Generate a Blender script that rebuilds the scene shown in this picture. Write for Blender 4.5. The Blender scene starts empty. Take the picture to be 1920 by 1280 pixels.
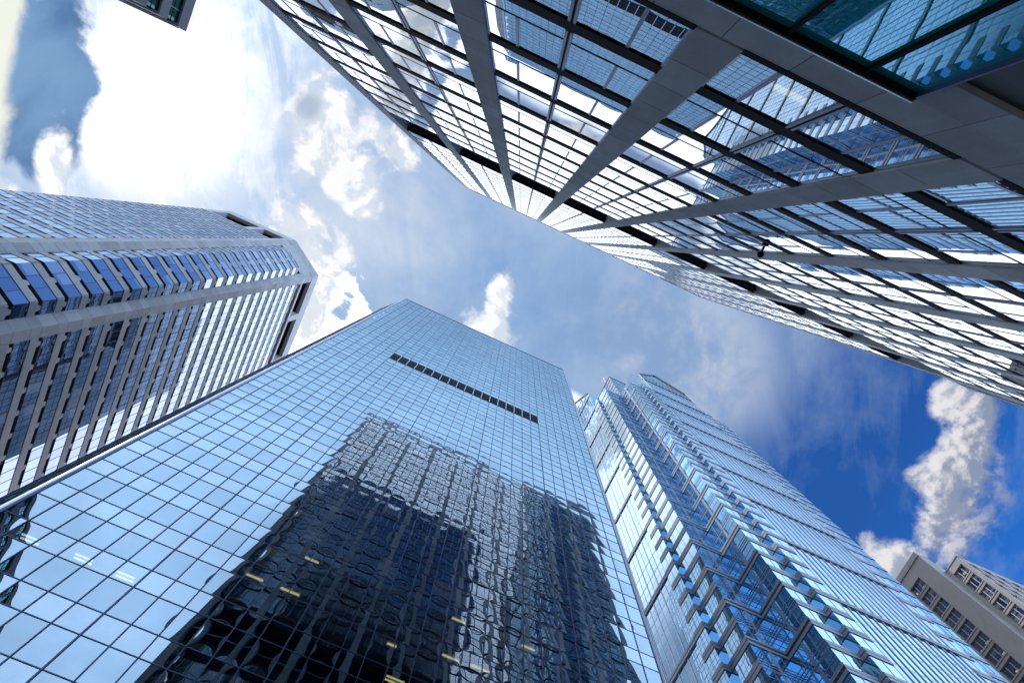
import bpy, math, random
from mathutils import Vector, Matrix
random.seed(7)
SC = bpy.context.scene
COL = SC.collection
EYE = 1.6                      # the eye is the world origin, the ground lies EYE below it
GZ = -EYE

# ------------------------------------------------------------------ camera
FPX = 1066.67
up = Vector((17.0, -192.5, FPX)).normalized()
x0 = Vector((1, 0, 0)); x0 -= up * x0.dot(up); x0.normalize()
y0 = up.cross(x0)
A = math.radians(24.5)
ex = math.cos(A) * x0 + math.sin(A) * y0
ey = up.cross(ex)
# rows of the rotation (camera -> world): ex, ey, up
right = Vector((ex[0], ey[0], up[0])); down = Vector((ex[1], ey[1], up[1])); fwd = Vector((ex[2], ey[2], up[2]))
cd = bpy.data.cameras.new('camera'); cam = bpy.data.objects.new('camera', cd); COL.objects.link(cam)
M = Matrix((right, -down, -fwd)).transposed().to_4x4()
cam.matrix_world = M
cd.lens = 20.0; cd.sensor_width = 36.0; cd.sensor_fit = 'HORIZONTAL'; cd.clip_start = 0.1; cd.clip_end = 6000
SC.camera = cam

def px(p):
    q = (right.dot(p), down.dot(p), fwd.dot(p))
    if q[2] < 0.05: return None
    return (960 + FPX * q[0] / q[2], 640 + FPX * q[1] / q[2])

def parea(pts):
    P = [px(Vector(p)) for p in pts]
    if any(p is None for p in P): return 0.0
    a = 0.0
    for i in range(len(P)):
        x1, y1 = P[i]; x2, y2 = P[(i + 1) % len(P)]
        a += x1 * y2 - x2 * y1
    cx = sum(p[0] for p in P) / len(P); cy = sum(p[1] for p in P) / len(P)
    k = 1.0 if (0 < cx < 1920 and 0 < cy < 1280) else 1e-4
    return abs(a) * 0.5 * k

# ------------------------------------------------------------------ mesh builder
class MB:
    def __init__(s): s.v = []; s.f = []; s.uv = []; s.rn = []; s.mi = []; s.mats = []; s.ln = {}
    def m(s, mat):
        if mat not in s.mats: s.mats.append(mat)
        return s.mats.index(mat)
    def poly(s, pts, mat, rnd=None):
        b = len(s.v); n = len(pts)
        s.v += [tuple(p) for p in pts]; s.f.append(tuple(range(b, b + n)))
        s.uv.append([(0, 0), (1, 0), (1, 1), (0, 1)] if n == 4 else [(0.5, 0.5)] * n)
        s.rn.append(rnd or (random.random(), random.random())); s.mi.append(s.m(mat))
    def box8(s, P, mat, rnd=None):
        b = len(s.v); s.v += [tuple(p) for p in P]
        r = rnd or (random.random(), random.random()); k = s.m(mat)
        for f in ((0, 3, 2, 1), (4, 5, 6, 7), (0, 1, 5, 4), (1, 2, 6, 5), (2, 3, 7, 6), (3, 0, 4, 7)):
            s.f.append(tuple(b + i for i in f)); s.uv.append([(0, 0), (1, 0), (1, 1), (0, 1)]); s.rn.append(r); s.mi.append(k)
    def box(s, a, c, mat, rnd=None):
        (x1, y1, z1), (x2, y2, z2) = a, c
        s.box8([(x1, y1, z1), (x2, y1, z1), (x2, y2, z1), (x1, y2, z1), (x1, y1, z2), (x2, y1, z2), (x2, y2, z2), (x1, y2, z2)], mat, rnd)
    def prism(s, poly, z1, z2, mat, cap=True):
        n = len(poly)
        for i in range(n):
            a, b = poly[i], poly[(i + 1) % n]
            s.poly([(a[0], a[1], z1), (b[0], b[1], z1), (b[0], b[1], z2), (a[0], a[1], z2)], mat)
        if cap:
            s.poly([(p[0], p[1], z2) for p in poly], mat); s.poly([(p[0], p[1], z1) for p in reversed(poly)], mat)
    def cyl(s, x, y, z1, z2, r, mat, n=12):
        s.prism([(x + r * math.cos(2 * math.pi * i / n), y + r * math.sin(2 * math.pi * i / n)) for i in range(n)], z1, z2, mat)
    def add(s, o):
        b = len(s.v); s.v += o.v
        for f, u, r, k in zip(o.f, o.uv, o.rn, o.mi):
            s.f.append(tuple(b + i for i in f)); s.uv.append(u); s.rn.append(r); s.mi.append(s.m(o.mats[k]))
        n0 = len(s.f) - len(o.f)
        for i, l in o.ln.items(): s.ln[n0 + i] = l
    def area(s):
        return sum(parea([s.v[i] for i in f]) for f in s.f)
    def build(s, name, parent=None, smooth=False):
        me = bpy.data.meshes.new(name)
        inv = Vector((0, 0, 0))
        if parent is not None:
            inv = parent.get('_base') and Vector(parent['_base']) or Vector((0, 0, 0))
        me.from_pydata([(p[0] - inv[0], p[1] - inv[1], p[2] - inv[2]) for p in s.v], [], s.f)
        u1 = me.uv_layers.new(name='pane'); u2 = me.uv_layers.new(name='rnd')
        d1 = []; d2 = []
        for f, u, r in zip(s.f, s.uv, s.rn):
            for k in range(len(f)): d1 += [u[k][0], u[k][1]]; d2 += [r[0], r[1]]
        u1.data.foreach_set('uv', d1); u2.data.foreach_set('uv', d2)
        if s.ln:
            u3 = me.uv_layers.new(name='lean'); d3 = []
            for i, f in enumerate(s.f): d3 += [s.ln.get(i, 0.0), 0.0] * len(f)
            u3.data.foreach_set('uv', d3)
        for mt in s.mats: me.materials.append(mt)
        me.polygons.foreach_set('material_index', s.mi)
        if smooth: me.polygons.foreach_set('use_smooth', [True] * len(s.f))
        me.update()
        o = bpy.data.objects.new(name, me); COL.objects.link(o)
        if parent is not None: o.parent = parent
        return o

class F:
    def lbox(s, m, s1, s2, dz, d1, d2, z1, z2, mat):
        a, b = dz(z1), dz(z2)
        m.box8([s.p(s1, d1 + a, z1), s.p(s2, d1 + a, z1), s.p(s2, d2 + a, z1), s.p(s1, d2 + a, z1), s.p(s1, d1 + b, z2), s.p(s2, d1 + b, z2), s.p(s2, d2 + b, z2), s.p(s1, d2 + b, z2)], mat)
    """a facade frame: s metres along t, d metres outwards along n, z up"""
    def __init__(s, o, e, n=None):
        s.o = Vector((o[0], o[1], 0)); e = Vector((e[0], e[1], 0)); s.L = (e - s.o).length
        s.t = (e - s.o).normalized(); s.n = Vector(n + (0,)) if n else Vector((s.t[1], -s.t[0], 0))
    def p(s, a, d, z):
        q = s.o + s.t * a + s.n * d; return (q[0], q[1], z)
    def box(s, m, s1, s2, d1, d2, z1, z2, mat, rnd=None):
        P = [s.p(s1, d1, z1), s.p(s2, d1, z1), s.p(s2, d2, z1), s.p(s1, d2, z1), s.p(s1, d1, z2), s.p(s2, d1, z2), s.p(s2, d2, z2), s.p(s1, d2, z2)]
        m.box8(P, mat, rnd)
    def quad(s, m, s1, s2, d, z1, z2, mat, rnd=None, lean=0.0):
        e = d - lean * (z2 - z1)
        P = [s.p(s1, e, z1), s.p(s2, e, z1), s.p(s2, d, z2), s.p(s1, d, z2)]
        a, b, c = Vector(P[0]), Vector(P[1]), Vector(P[2])
        if (b - a).cross(c - a).dot(s.n) < 0: P = [P[1], P[0], P[3], P[2]]
        m.poly(P, mat, rnd)

def thing(name, label, cat, loc=(0, 0, 0), group=None):
    o = bpy.data.objects.new(name, None); COL.objects.link(o); o.location = loc
    o['_base'] = list(loc); o['label'] = label; o['category'] = cat
    o.empty_display_size = 2.0
    if group: o['group'] = group
    return o
def tag(o, label, cat, group=None):
    o['label'] = label; o['category'] = cat
    if group: o['group'] = group
    return o
def emit(parent, name, items, nmax=100, sub=None):
    """items: list of MB or (MB, {subname: MB}); the nmax that show largest become parts, the rest one part of kind stuff"""
    L = [(it if isinstance(it, tuple) else (it, {})) for it in items]
    L.sort(key=lambda it: -(it[0].area() + sum(q.area() for q in it[1].values())))
    for m, subs in L[:nmax]:
        o = m.build(name, parent)
        o['_base'] = parent['_base']
        for sn, sm in subs.items():
            if sm.f: sm.build(sn, o)
    rest = L[nmax:]
    if rest:
        m = MB(); S = {}
        for a, subs in rest:
            m.add(a)
            for sn, sm in subs.items(): S.setdefault(sn, MB()).add(sm)
        o = m.build(name, parent); o['kind'] = 'stuff'; o['_base'] = parent['_base']
        for sn, sm in S.items():
            q = sm.build(sn, o); q['kind'] = 'stuff'

# ------------------------------------------------------------------ node helpers
class NT:
    def __init__(s, tree): s.t = tree; s.N = tree.nodes; s.l = tree.links
    def n(s, typ, **kw):
        o = s.N.new(typ)
        for k, v in kw.items(): setattr(o, k, v)
        return o
    def put(s, sock, v):
        if v is None: return
        if hasattr(v, 'is_output') or isinstance(v, bpy.types.NodeSocket): s.l.new(v, sock)
        else:
            if isinstance(v, (tuple, list)) and len(v) == 3 and sock.type == 'RGBA': v = tuple(v) + (1.0,)
            sock.default_value = v
    def m(s, op, a, b=None, c=None, clamp=False):
        o = s.n('ShaderNodeMath', operation=op, use_clamp=clamp)
        s.put(o.inputs[0], a); s.put(o.inputs[1], b); s.put(o.inputs[2], c); return o.outputs[0]
    def vm(s, op, a, b=None, sc=None):
        o = s.n('ShaderNodeVectorMath', operation=op)
        s.put(o.inputs[0], a)
        if b is not None: s.put(o.inputs[1], b)
        if sc is not None: s.put(o.inputs['Scale'], sc)
        return o.outputs['Value'] if op in ('LENGTH', 'DOT_PRODUCT', 'DISTANCE') else o.outputs['Vector']
    def mix(s, f, a, b, typ='MIX'):
        o = s.n('ShaderNodeMix', data_type='RGBA', blend_type=typ)
        s.put(o.inputs[0], f); s.put(o.inputs[6], a); s.put(o.inputs[7], b); return o.outputs[2]
    def noise(s, vec, scale, detail=4, rough=0.5, dist=0.0):
        o = s.n('ShaderNodeTexNoise'); s.put(o.inputs['Vector'], vec)
        o.inputs['Scale'].default_value = scale; o.inputs['Detail'].default_value = detail
        o.inputs['Roughness'].default_value = rough; o.inputs['Distortion'].default_value = dist
        return o.outputs[0]
    def smooth(s, x, a, b, lo=0.0, hi=1.0):
        o = s.n('ShaderNodeMapRange', interpolation_type='SMOOTHSTEP')
        s.put(o.inputs[0], x); o.inputs[1].default_value = a; o.inputs[2].default_value = b
        o.inputs[3].default_value = lo; o.inputs[4].default_value = hi; return o.outputs[0]
    def xyz(s, a, b, c=0.0):
        o = s.n('ShaderNodeCombineXYZ'); s.put(o.inputs[0], a); s.put(o.inputs[1], b); s.put(o.inputs[2], c); return o.outputs[0]
    def sep(s, v):
        o = s.n('ShaderNodeSeparateXYZ'); s.put(o.inputs[0], v); return o.outputs
    def rgb(s, c):
        o = s.n('ShaderNodeRGB'); o.outputs[0].default_value = (c[0], c[1], c[2], 1); return o.outputs[0]

def newmat(name):
    mt = bpy.data.materials.new(name); mt.use_nodes = True; t = NT(mt.node_tree); t.N.clear()
    out = t.n('ShaderNodeOutputMaterial'); return mt, t, out
def uvmap(t, name):
    o = t.n('ShaderNodeUVMap'); o.uv_map = name; return o.outputs[0]
def posn(t): return t.n('ShaderNodeNewGeometry').outputs['Position']

def stone(name, col, var=0.12, stain=0.25, rough=0.85, scale=1.0, tint=None, streak=0.0):
    mt, t, out = newmat(name)
    P = posn(t); r = t.sep(uvmap(t, 'rnd'))
    n1 = t.noise(P, 0.9 * scale, 6, 0.62, 0.3); n2 = t.noise(P, 14 * scale, 5, 0.7)
    n3 = t.noise(t.vm('MULTIPLY', P, (1.6, 1.6, 0.12)), 1.4 * scale, 5, 0.6)
    b = t.m('ADD', t.m('MULTIPLY', t.m('SUBTRACT', r[0], 0.5), var * 2), 1.0)
    b = t.m('ADD', b, t.m('MULTIPLY', t.m('SUBTRACT', n1, 0.5), stain * 1.6))
    b = t.m('ADD', b, t.m('MULTIPLY', t.m('SUBTRACT', n2, 0.5), stain * 0.7))
    b = t.m('ADD', b, t.m('MULTIPLY', t.m('SUBTRACT', n3, 0.5), streak))
    c = t.mix(1.0, t.rgb(col), t.xyz(b, b, b), 'MULTIPLY')
    if tint: c = t.mix(t.m('MULTIPLY', t.smooth(n1, 0.5, 0.75), 0.5), c, tint)
    bs = t.n('ShaderNodeBsdfPrincipled'); t.put(bs.inputs['Base Color'], c); bs.inputs['Roughness'].default_value = rough
    bm = t.n('ShaderNodeBump'); bm.inputs['Strength'].default_value = 0.25; bm.inputs['Distance'].default_value = 0.02
    t.put(bm.inputs['Height'], n2); t.put(bs.inputs['Normal'], bm.outputs[0])
    t.l.new(bs.outputs[0], out.inputs[0]); return mt
def metal(name, col, rough=0.4, metallic=0.6, var=0.05, spec=0.5):
    mt, t, out = newmat(name)
    n = t.noise(posn(t), 3.0, 4, 0.6)
    b = t.m('ADD', t.m('MULTIPLY', t.m('SUBTRACT', n, 0.5), var * 2), 1.0)
    bs = t.n('ShaderNodeBsdfPrincipled')
    t.put(bs.inputs['Base Color'], t.mix(1.0, t.rgb(col), t.xyz(b, b, b), 'MULTIPLY'))
    bs.inputs['Roughness'].default_value = rough; bs.inputs['Metallic'].default_value = metallic; bs.inputs['Specular IOR Level'].default_value = spec
    t.l.new(bs.outputs[0], out.inputs[0]); return mt
def glass(name, tint, gloss=0.8, under=(0.01, 0.02, 0.04), see=0.0, pillow=(0.0, 0.0), tilt=0.001, wave=0.0, rough=0.0, tvar=0.06, lean=False, blinds=0.0):
    """reflective curtain-wall glass: each pane bulges a little (its own tilt), and part of the light goes through"""
    mt, t, out = newmat(name)
    g = t.n('ShaderNodeNewGeometry'); N = g.outputs['Normal']; P = g.outputs['Position']
    uv = t.sep(uvmap(t, 'pane')); r = t.sep(uvmap(t, 'rnd'))
    U = t.m('MULTIPLY_ADD', uv[0], 2.0, -1.0); V = t.m('MULTIPLY_ADD', uv[1], 2.0, -1.0)
    amp = t.m('MULTIPLY_ADD', t.m('FRACT', t.m('MULTIPLY', r[1], 7.31)), 2.0, 0.05)
    tx = t.m('MULTIPLY', t.m('MULTIPLY', U, t.m('SUBTRACT', 1.0, t.m('MULTIPLY', V, V))), t.m('MULTIPLY', amp, pillow[0]))
    tz = t.m('MULTIPLY', t.m('MULTIPLY', V, t.m('SUBTRACT', 1.0, t.m('MULTIPLY', U, U))), t.m('MULTIPLY', amp, pillow[1]))
    tx = t.m('ADD', tx, t.m('MULTIPLY', t.m('SUBTRACT', r[0], 0.5), tilt * 2))
    tz = t.m('ADD', tz, t.m('MULTIPLY', t.m('SUBTRACT', r[1], 0.5), tilt * 2))
    if lean: tz = t.m('SUBTRACT', tz, t.sep(uvmap(t, 'lean'))[0])
    if wave > 0:
        w1 = t.noise(P, 0.9, 2, 0.5); w2 = t.noise(t.vm('ADD', P, (31.0, 17.0, 5.0)), 0.9, 2, 0.5)
        tx = t.m('ADD', tx, t.m('MULTIPLY', t.m('SUBTRACT', w1, 0.5), wave)); tz = t.m('ADD', tz, t.m('MULTIPLY', t.m('SUBTRACT', w2, 0.5), wave))
    T = t.vm('NORMALIZE', t.vm('CROSS_PRODUCT', (0, 0, 1), N))
    NN = t.vm('NORMALIZE', t.vm('ADD', t.vm('ADD', N, t.vm('SCALE', T, sc=tx)), t.xyz(0.0, 0.0, tz)))
    b = t.m('ADD', t.m('MULTIPLY', t.m('SUBTRACT', r[0], 0.5), tvar * 2), 1.0)
    col = t.mix(1.0, t.rgb(tint), t.xyz(b, b, b), 'MULTIPLY')
    gl = t.n('ShaderNodeBsdfGlossy'); t.put(gl.inputs['Color'], col); gl.inputs['Roughness'].default_value = rough; t.put(gl.inputs['Normal'], NN)
    lw = t.n('ShaderNodeLayerWeight'); lw.inputs['Blend'].default_value = 0.5
    fac = t.m('ADD', t.m('MULTIPLY', t.m('POWER', lw.outputs['Facing'], 3.0), 1.0 - gloss), gloss, clamp=True)
    df = t.n('ShaderNodeBsdfDiffuse')
    if blinds > 0:      # some panes have a pale blind drawn behind them
        rb = t.m('FRACT', t.m('MULTIPLY', r[0], 13.73)); bl = t.m('GREATER_THAN', rb, 1.0 - blinds)
        bl = t.m('MULTIPLY', bl, t.m('GREATER_THAN', uv[1], t.m('FRACT', t.m('MULTIPLY', r[1], 5.31))))
        t.put(df.inputs['Color'], t.mix(bl, under, (0.32, 0.33, 0.34)))
    else: t.put(df.inputs['Color'], under)
    base = df.outputs[0]
    if see > 0:
        tr = t.n('ShaderNodeBsdfTransparent'); tr.inputs[0].default_value = (0.75, 0.85, 0.9, 1)
        ms = t.n('ShaderNodeMixShader'); ms.inputs[0].default_value = see
        t.l.new(df.outputs[0], ms.inputs[1]); t.l.new(tr.outputs[0], ms.inputs[2]); base = ms.outputs[0]
    mx = t.n('ShaderNodeMixShader'); t.put(mx.inputs[0], fac); t.l.new(base, mx.inputs[1]); t.l.new(gl.outputs[0], mx.inputs[2])
    t.l.new(mx.outputs[0], out.inputs[0]); return mt
def lamp_mat(name, col, power):
    mt, t, out = newmat(name); e = t.n('ShaderNodeEmission'); t.put(e.inputs[0], col); e.inputs[1].default_value = power
    t.l.new(e.outputs[0], out.inputs[0]); return mt

# ------------------------------------------------------------------ materials
M_conc1 = stone('grey_precast_concrete', (0.43, 0.48, 0.55), 0.13, 0.42, 0.8, 0.8, streak=0.45)
M_black = metal('black_spandrel_panel', (0.006, 0.007, 0.012), 0.75, 0.0, 0.05, 0.15)
M_frame1 = metal('blue_grey_aluminium', (0.16, 0.20, 0.29), 0.4, 0.5)
M_jamb = metal('pale_jamb_metal', (0.30, 0.36, 0.48), 0.35, 0.6)
M_trim = metal('bright_metal_trim', (0.55, 0.60, 0.70), 0.3, 0.7)
M_dark = stone('dark_granite', (0.020, 0.020, 0.024), 0.15, 0.3, 0.5)
M_inner = stone('dark_interior', (0.018, 0.022, 0.03), 0.1, 0.2)
M_glass1 = glass('clear_reflective_glass', (0.84, 0.91, 1.0), 0.32, (0.03, 0.042, 0.06), 0.5, (0.0016, 0.0016), 0.0012, 0.0, lean=True, blinds=0.15)
M_teal = glass('teal_lobby_glass', (0.36, 0.66, 0.92), 0.26, (0.0, 0.36, 0.38), 0.0, (0, 0), 0.0, 0.007)
M_glass2 = glass('pale_blue_mirror_glass', (0.64, 0.83, 1.0), 0.34, (0.004, 0.010, 0.022), 0.7, (0.018, 0.015), 0.004, 0.0, tvar=0.06, blinds=0.12)
M_glass2s = glass('pale_blue_spandrel_glass', (0.68, 0.85, 1.0), 0.37, (0.005, 0.012, 0.025), 0.7, (0.018, 0.011), 0.004, 0.0, tvar=0.06)
M_glass2f = glass('blue_flank_glass', (0.70, 0.86, 1.0), 0.42, (0.01, 0.02, 0.04), 0.0, (0.003, 0.003), 0.001, 0.0)
M_mull2 = metal('dark_blue_mullion', (0.045, 0.075, 0.18), 0.4, 0.3)
M_post2 = metal('silver_corner_post', (0.45, 0.52, 0.66), 0.3, 0.8)
M_louver = metal('dark_louvre_metal', (0.012, 0.014, 0.03), 0.5, 0.2)
M_conc4 = stone('pale_tower_concrete', (0.50, 0.51, 0.55), 0.13, 0.26, 0.85, 0.5, streak=0.3)
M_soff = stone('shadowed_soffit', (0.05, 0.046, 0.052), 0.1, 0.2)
M_glass4 = glass('blue_window_glass', (0.60, 0.72, 0.95), 0.36, (0.012, 0.025, 0.05), 0.0, (0.0012, 0.0012), 0.0022, 0.0, tvar=0.12, blinds=0.22)
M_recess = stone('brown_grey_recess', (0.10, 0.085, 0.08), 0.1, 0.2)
M_gran3 = stone('grey_blue_granite', (0.36, 0.40, 0.50), 0.08, 0.12, 0.5, 0.6)
M_gran3d = stone('dark_band_granite', (0.055, 0.06, 0.085), 0.10, 0.1, 0.5)
M_glass3 = glass('deep_blue_glass', (0.34, 0.66, 1.0), 0.50, (0.01, 0.07, 0.18), 0.0, (0.002, 0.002), 0.002, 0.0, tvar=0.12)
M_glass3p = glass('pale_blue_glass', (0.60, 0.83, 1.0), 0.48, (0.02, 0.06, 0.10), 0.0, (0.0022, 0.0022), 0.0025, 0.0, tvar=0.08)
M_mull3 = metal('steel_blue_fin', (0.33, 0.41, 0.54), 0.35, 0.5)
M_stone5 = stone('warm_grey_limestone', (0.43, 0.415, 0.43), 0.10, 0.2, 0.9, 0.6, streak=0.1)
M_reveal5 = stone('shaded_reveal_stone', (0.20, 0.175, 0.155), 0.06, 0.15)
M_glass5 = glass('dark_office_glass', (0.55, 0.68, 0.95), 0.42, (0.012, 0.016, 0.03), 0.35, (0.002, 0.002), 0.003, 0.0, blinds=0.3)
M_bar5 = metal('pale_window_bar', (0.42, 0.42, 0.45), 0.5, 0.1)
M_stone6 = stone('blue_grey_stone', (0.36, 0.37, 0.42), 0.06, 0.18, 0.85, 0.8)
M_teal6 = glass('teal_window_glass', (0.30, 0.75, 0.80), 0.55, (0.0, 0.10, 0.12), 0.0, (0.003, 0.003), 0.004, 0.0)
M_dark6 = metal('dark_window_frame', (0.03, 0.035, 0.05), 0.4, 0.3)
M_asph = stone('asphalt', (0.05, 0.05, 0.052), 0.0, 0.3, 0.9, 2.0)
M_pave = stone('pavement_concrete', (0.22, 0.22, 0.21), 0.0, 0.25, 0.9, 1.0)
M_lampw = lamp_mat('white_tube', (0.95, 0.97, 1.0), 1.3)
M_lampy = lamp_mat('warm_tube', (1.0, 0.80, 0.32), 1.15)
M_lampo = lamp_mat('amber_lamp', (1.0, 0.72, 0.28), 2.4)
M_white = metal('white_paint', (0.7, 0.7, 0.7), 0.5, 0.0)

# ------------------------------------------------------------------ ground
def struct(name, mb):
    o = mb.build(name); o['kind'] = 'structure'; return o
g = MB(); g.poly([(-3000, -3000, GZ - 0.14), (3000, -3000, GZ - 0.14), (3000, 3000, GZ - 0.14), (-3000, 3000, GZ - 0.14)], M_asph); struct('ground', g)
r_ = MB(); r_.poly([(-400, 1.5, GZ - 0.135), (400, 1.5, GZ - 0.135), (400, 18.5, GZ - 0.135), (-400, 18.5, GZ - 0.135)], M_asph)
for k in range(-30, 30): r_.poly([(k * 9, 9.9, GZ - 0.131), (k * 9 + 3, 9.9, GZ - 0.131), (k * 9 + 3, 10.05, GZ - 0.131), (k * 9, 10.05, GZ - 0.131)], M_white)
struct('road', r_)
p_ = MB(); p_.box((-26, -60, GZ - 0.13), (52, 1.5, GZ), M_pave); struct('pavement', p_)
p_ = MB(); p_.box((-28, 18.5, GZ - 0.13), (26, 90, GZ), M_pave); struct('pavement', p_)

# ================================================================== 1  office tower with concrete columns (facade at y = -D1)
D1 = 5.35
T1 = thing('office_tower', 'tall dark tower with grey concrete columns, black spandrel bands and bright glass, overhead', 'office tower', (14.5, -D1, GZ))
f1 = F((0, -D1), (1, -D1), (0, 1))
PIT = 1.165 * D1; X0 = 0.38 * D1; CW = 0.205 * D1
colx = [X0 + PIT * j for j in range(-3, 8)]
ST = 0.7533 * D1; BH = 0.70; BU = 0.62
DS, DG = -0.06, -0.105                # spandrel face, glass plane
ZW0 = 2.393 * D1
bands = [2.915 * D1 + ST * k for k in range(0, 10)]
ZM1, ZM2 = 10.39 * D1, 12.1 * D1
ups = [ZM2 + ST * k for k in range(0, 18)]
ZT = 26.0 * D1; ZP = ZM2 + ST * 18
# columns, of panels with open joints
cols = []
for j, x in enumerate(colx):
    m = MB(); w = CW / 2
    z = 12.66
    while z < ZT - 0.1:
        z2 = min(z + ST / 2, ZT)
        f1.box(m, x - w, x + w, -0.5, 0.0, z + 0.02, z2 - 0.02, M_conc1)
        z = z2
    f1.box(m, x - w + 0.03, x + w - 0.03, -0.55, -0.03, 12.66, ZT, M_conc1)
    f1.box(m, x - w - 0.12, x + w + 0.12, -1.9, -0.56, ZM1, ZM2, M_conc1)     # deeper pier inside the plant-floor opening
    cols.append(m)
emit(T1, 'column', cols)
wins = []; spans = []
def bay_edges(j): return colx[j] + CW / 2, colx[j + 1] - CW / 2
for j in range(len(colx) - 1):
    a, b = bay_edges(j); mid = (a + b) / 2
    rows = [(ZW0, bands[0], False)]
    rows += [(bands[k] + BH, (bands[k + 1] if k + 1 < len(bands) else ZM1), True) for k in range(len(bands))]
    rows += [(ups[k] + BU, (ups[k + 1] if k + 1 < len(ups) else ZP), True) for k in range(len(ups))]
    for z1, z2, tr in rows:
        m = MB(); fr = MB()
        zt = z1 + 0.83 if tr else z1
        gyv = D1 / ((z1 + z2) / 2)
        xm = mid / D1; gxv = xm * gyv
        tgt = (0.245 if xm < 1.5 else 0.232) if gxv < 0.24 else max(0.17, gxv / 2.5)
        ln = min(0.16, max(0.0, (tgt - gyv) / 2)) if (z1 > 4.6 * D1 or (xm > 2.5 and z1 > 3.0 * D1)) else 0.0      # only shading normals tip, panes stay upright: higher glass mirrors brighter sky
        dz = lambda z: DG
        def pane(s1, s2, za, zb_):
            P = [f1.p(s2, dz(za), za), f1.p(s1, dz(za), za), f1.p(s1, dz(zb_), zb_), f1.p(s2, dz(zb_), zb_)]
            m.poly(P, M_glass1); m.ln[len(m.f) - 1] = ln
        if tr: pane(a, mid, z1, zt); pane(mid, b, z1, zt)
        for s1, s2 in ((a, a + 1.03), (a + 1.03, mid), (mid, b - 1.03), (b - 1.03, b)): pane(s1, s2, zt, z2)
        if tr: f1.lbox(fr, a + 0.04, b - 0.04, dz, -0.02, 0.012, zt - 0.035, zt + 0.035, M_black)
        for s in (a + 1.03, b - 1.03): f1.lbox(fr, s - 0.05, s + 0.05, dz, -0.02, 0.02, zt + 0.036, z2, M_frame1)
        for s in (mid - 0.075, mid + 0.075): f1.lbox(fr, s - 0.04, s + 0.04, dz, -0.02, 0.045, z1, z2, M_frame1)
        f1.lbox(fr, mid - 0.034, mid + 0.034, dz, -0.02, 0.03, z1, z2, M_black)
        f1.lbox(fr, a, a + 0.055, dz, -0.02, 0.04, z1, z2, M_jamb); f1.lbox(fr, b - 0.055, b, dz, -0.02, 0.04, z1, z2, M_jamb)
        wins.append((m, {'window_frame': fr}))
    for z in bands + ups:
        h = BH if z < ZM1 else BU; dd = DS if z < ZM1 else DG + 0.03
        m = MB(); f1.box(m, a + 0.002, b - 0.002, DG - 0.36, dd, z, z + h - 0.08, M_black)
        f1.box(m, a + 0.002, b - 0.002, DG - 0.36, DG - 0.01, z + h - 0.08, z + h, M_frame1)
        spans.append(m)
    m = MB(); f1.box(m, a + 0.002, b - 0.002, DG - 0.25, 0.015, ZW0 - 0.24, ZW0, M_black); spans.append(m)
emit(T1, 'window', wins); emit(T1, 'spandrel', spans)
# plant-floor opening
m = MB(); xa, xb = colx[0], colx[-1]
f1.box(m, xa, xb, -2.4, -2.0, ZM1 - 0.3, ZM2, M_black)
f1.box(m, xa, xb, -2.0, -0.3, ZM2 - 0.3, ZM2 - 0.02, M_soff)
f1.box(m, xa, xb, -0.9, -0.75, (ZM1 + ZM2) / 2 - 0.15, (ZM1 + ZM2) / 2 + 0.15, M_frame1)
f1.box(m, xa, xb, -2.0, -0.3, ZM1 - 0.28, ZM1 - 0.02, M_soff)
m.build('plant_floor_opening', T1)
m = MB(); f1.box(m, xa - CW / 2, xb + CW / 2, -0.9, 0.02, ZP, ZT, M_conc1); m.build('parapet', T1)
# body behind the glass: floors, back wall
m = MB()
m.box((xa - 0.4, -45, GZ), (xb + 0.4, -D1 - 4.5, ZT - 0.4), M_inner)
for z in bands + ups: m.box((xa - 0.3, -D1 - 4.45, z + 0.02), (xb + 0.3, -D1 - 0.46, z + 0.4), M_inner)
m.box((xa - 0.45, -D1 - 4.45, ZW0 - 0.4), (xb + 0.45, -D1 - 0.46, ZW0 - 0.2), M_inner)
for x in (xa - 0.4, xb + 0.35): m.box((x, -D1 - 4.45, 12.7), (x + 0.05, -D1 - 0.56, ZT - 0.4), M_conc1)
m.build('body', T1)
# base wall: panels with open joints, teal lobby glass below
zb1, zb2 = 2.115 * D1, ZW0 - 0.25
m = MB(); w = PIT / 4
XT = 1.037 * D1
k = -14
while X0 + k * w < xb + 1.0:
    s1, s2 = X0 + k * w, X0 + (k + 1) * w
    f1.box(m, s1 + 0.012, s2 - 0.012, -0.5, 0.0, zb1 + 0.01, zb2, M_conc1); k += 1
f1.box(m, xa - 1, xb + 1, -0.6, -0.04, zb1, zb2 - 0.02, M_conc1)
zd = 1.93 * D1
x3 = 1.25 * D1
rr = (0.5, 0.5)
f1.box(m, XT + 0.012, X0 + 3 * w - 0.012, -0.5, 0.0, zd + 0.01, zb1 + 0.009, M_conc1)
k = 3
while X0 + k * w < xb + 1.0:
    f1.box(m, X0 + k * w + 0.012, X0 + (k + 1) * w - 0.012, -0.5, 0.0, zd + 0.01, zb1 + 0.009, M_conc1); k += 1
f1.box(m, XT + 0.01, xb + 1, -0.6, -0.04, zd, zb1, M_conc1)
m.build('base_wall', T1)
m = MB(); s = XT + 0.03
while s < xb + 1:
    st_ = x3 - XT - 0.02 if s < XT + 0.1 else 2.4
    f1.box(m, s, s + st_ - 0.02, -0.6, -0.10, GZ, zd - 0.03, M_dark); s += st_
f1.box(m, XT + 0.02, xb + 1, -0.7, -0.15, GZ, zd - 0.01, M_black)
m.build('dark_panel', T1)
lob = MB(); lf = MB()
ml = [0.54 * D1 - 0.298 * D1 * k for k in range(0, 13)]
edges = [XT, 0.838 * D1] + ml
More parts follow.
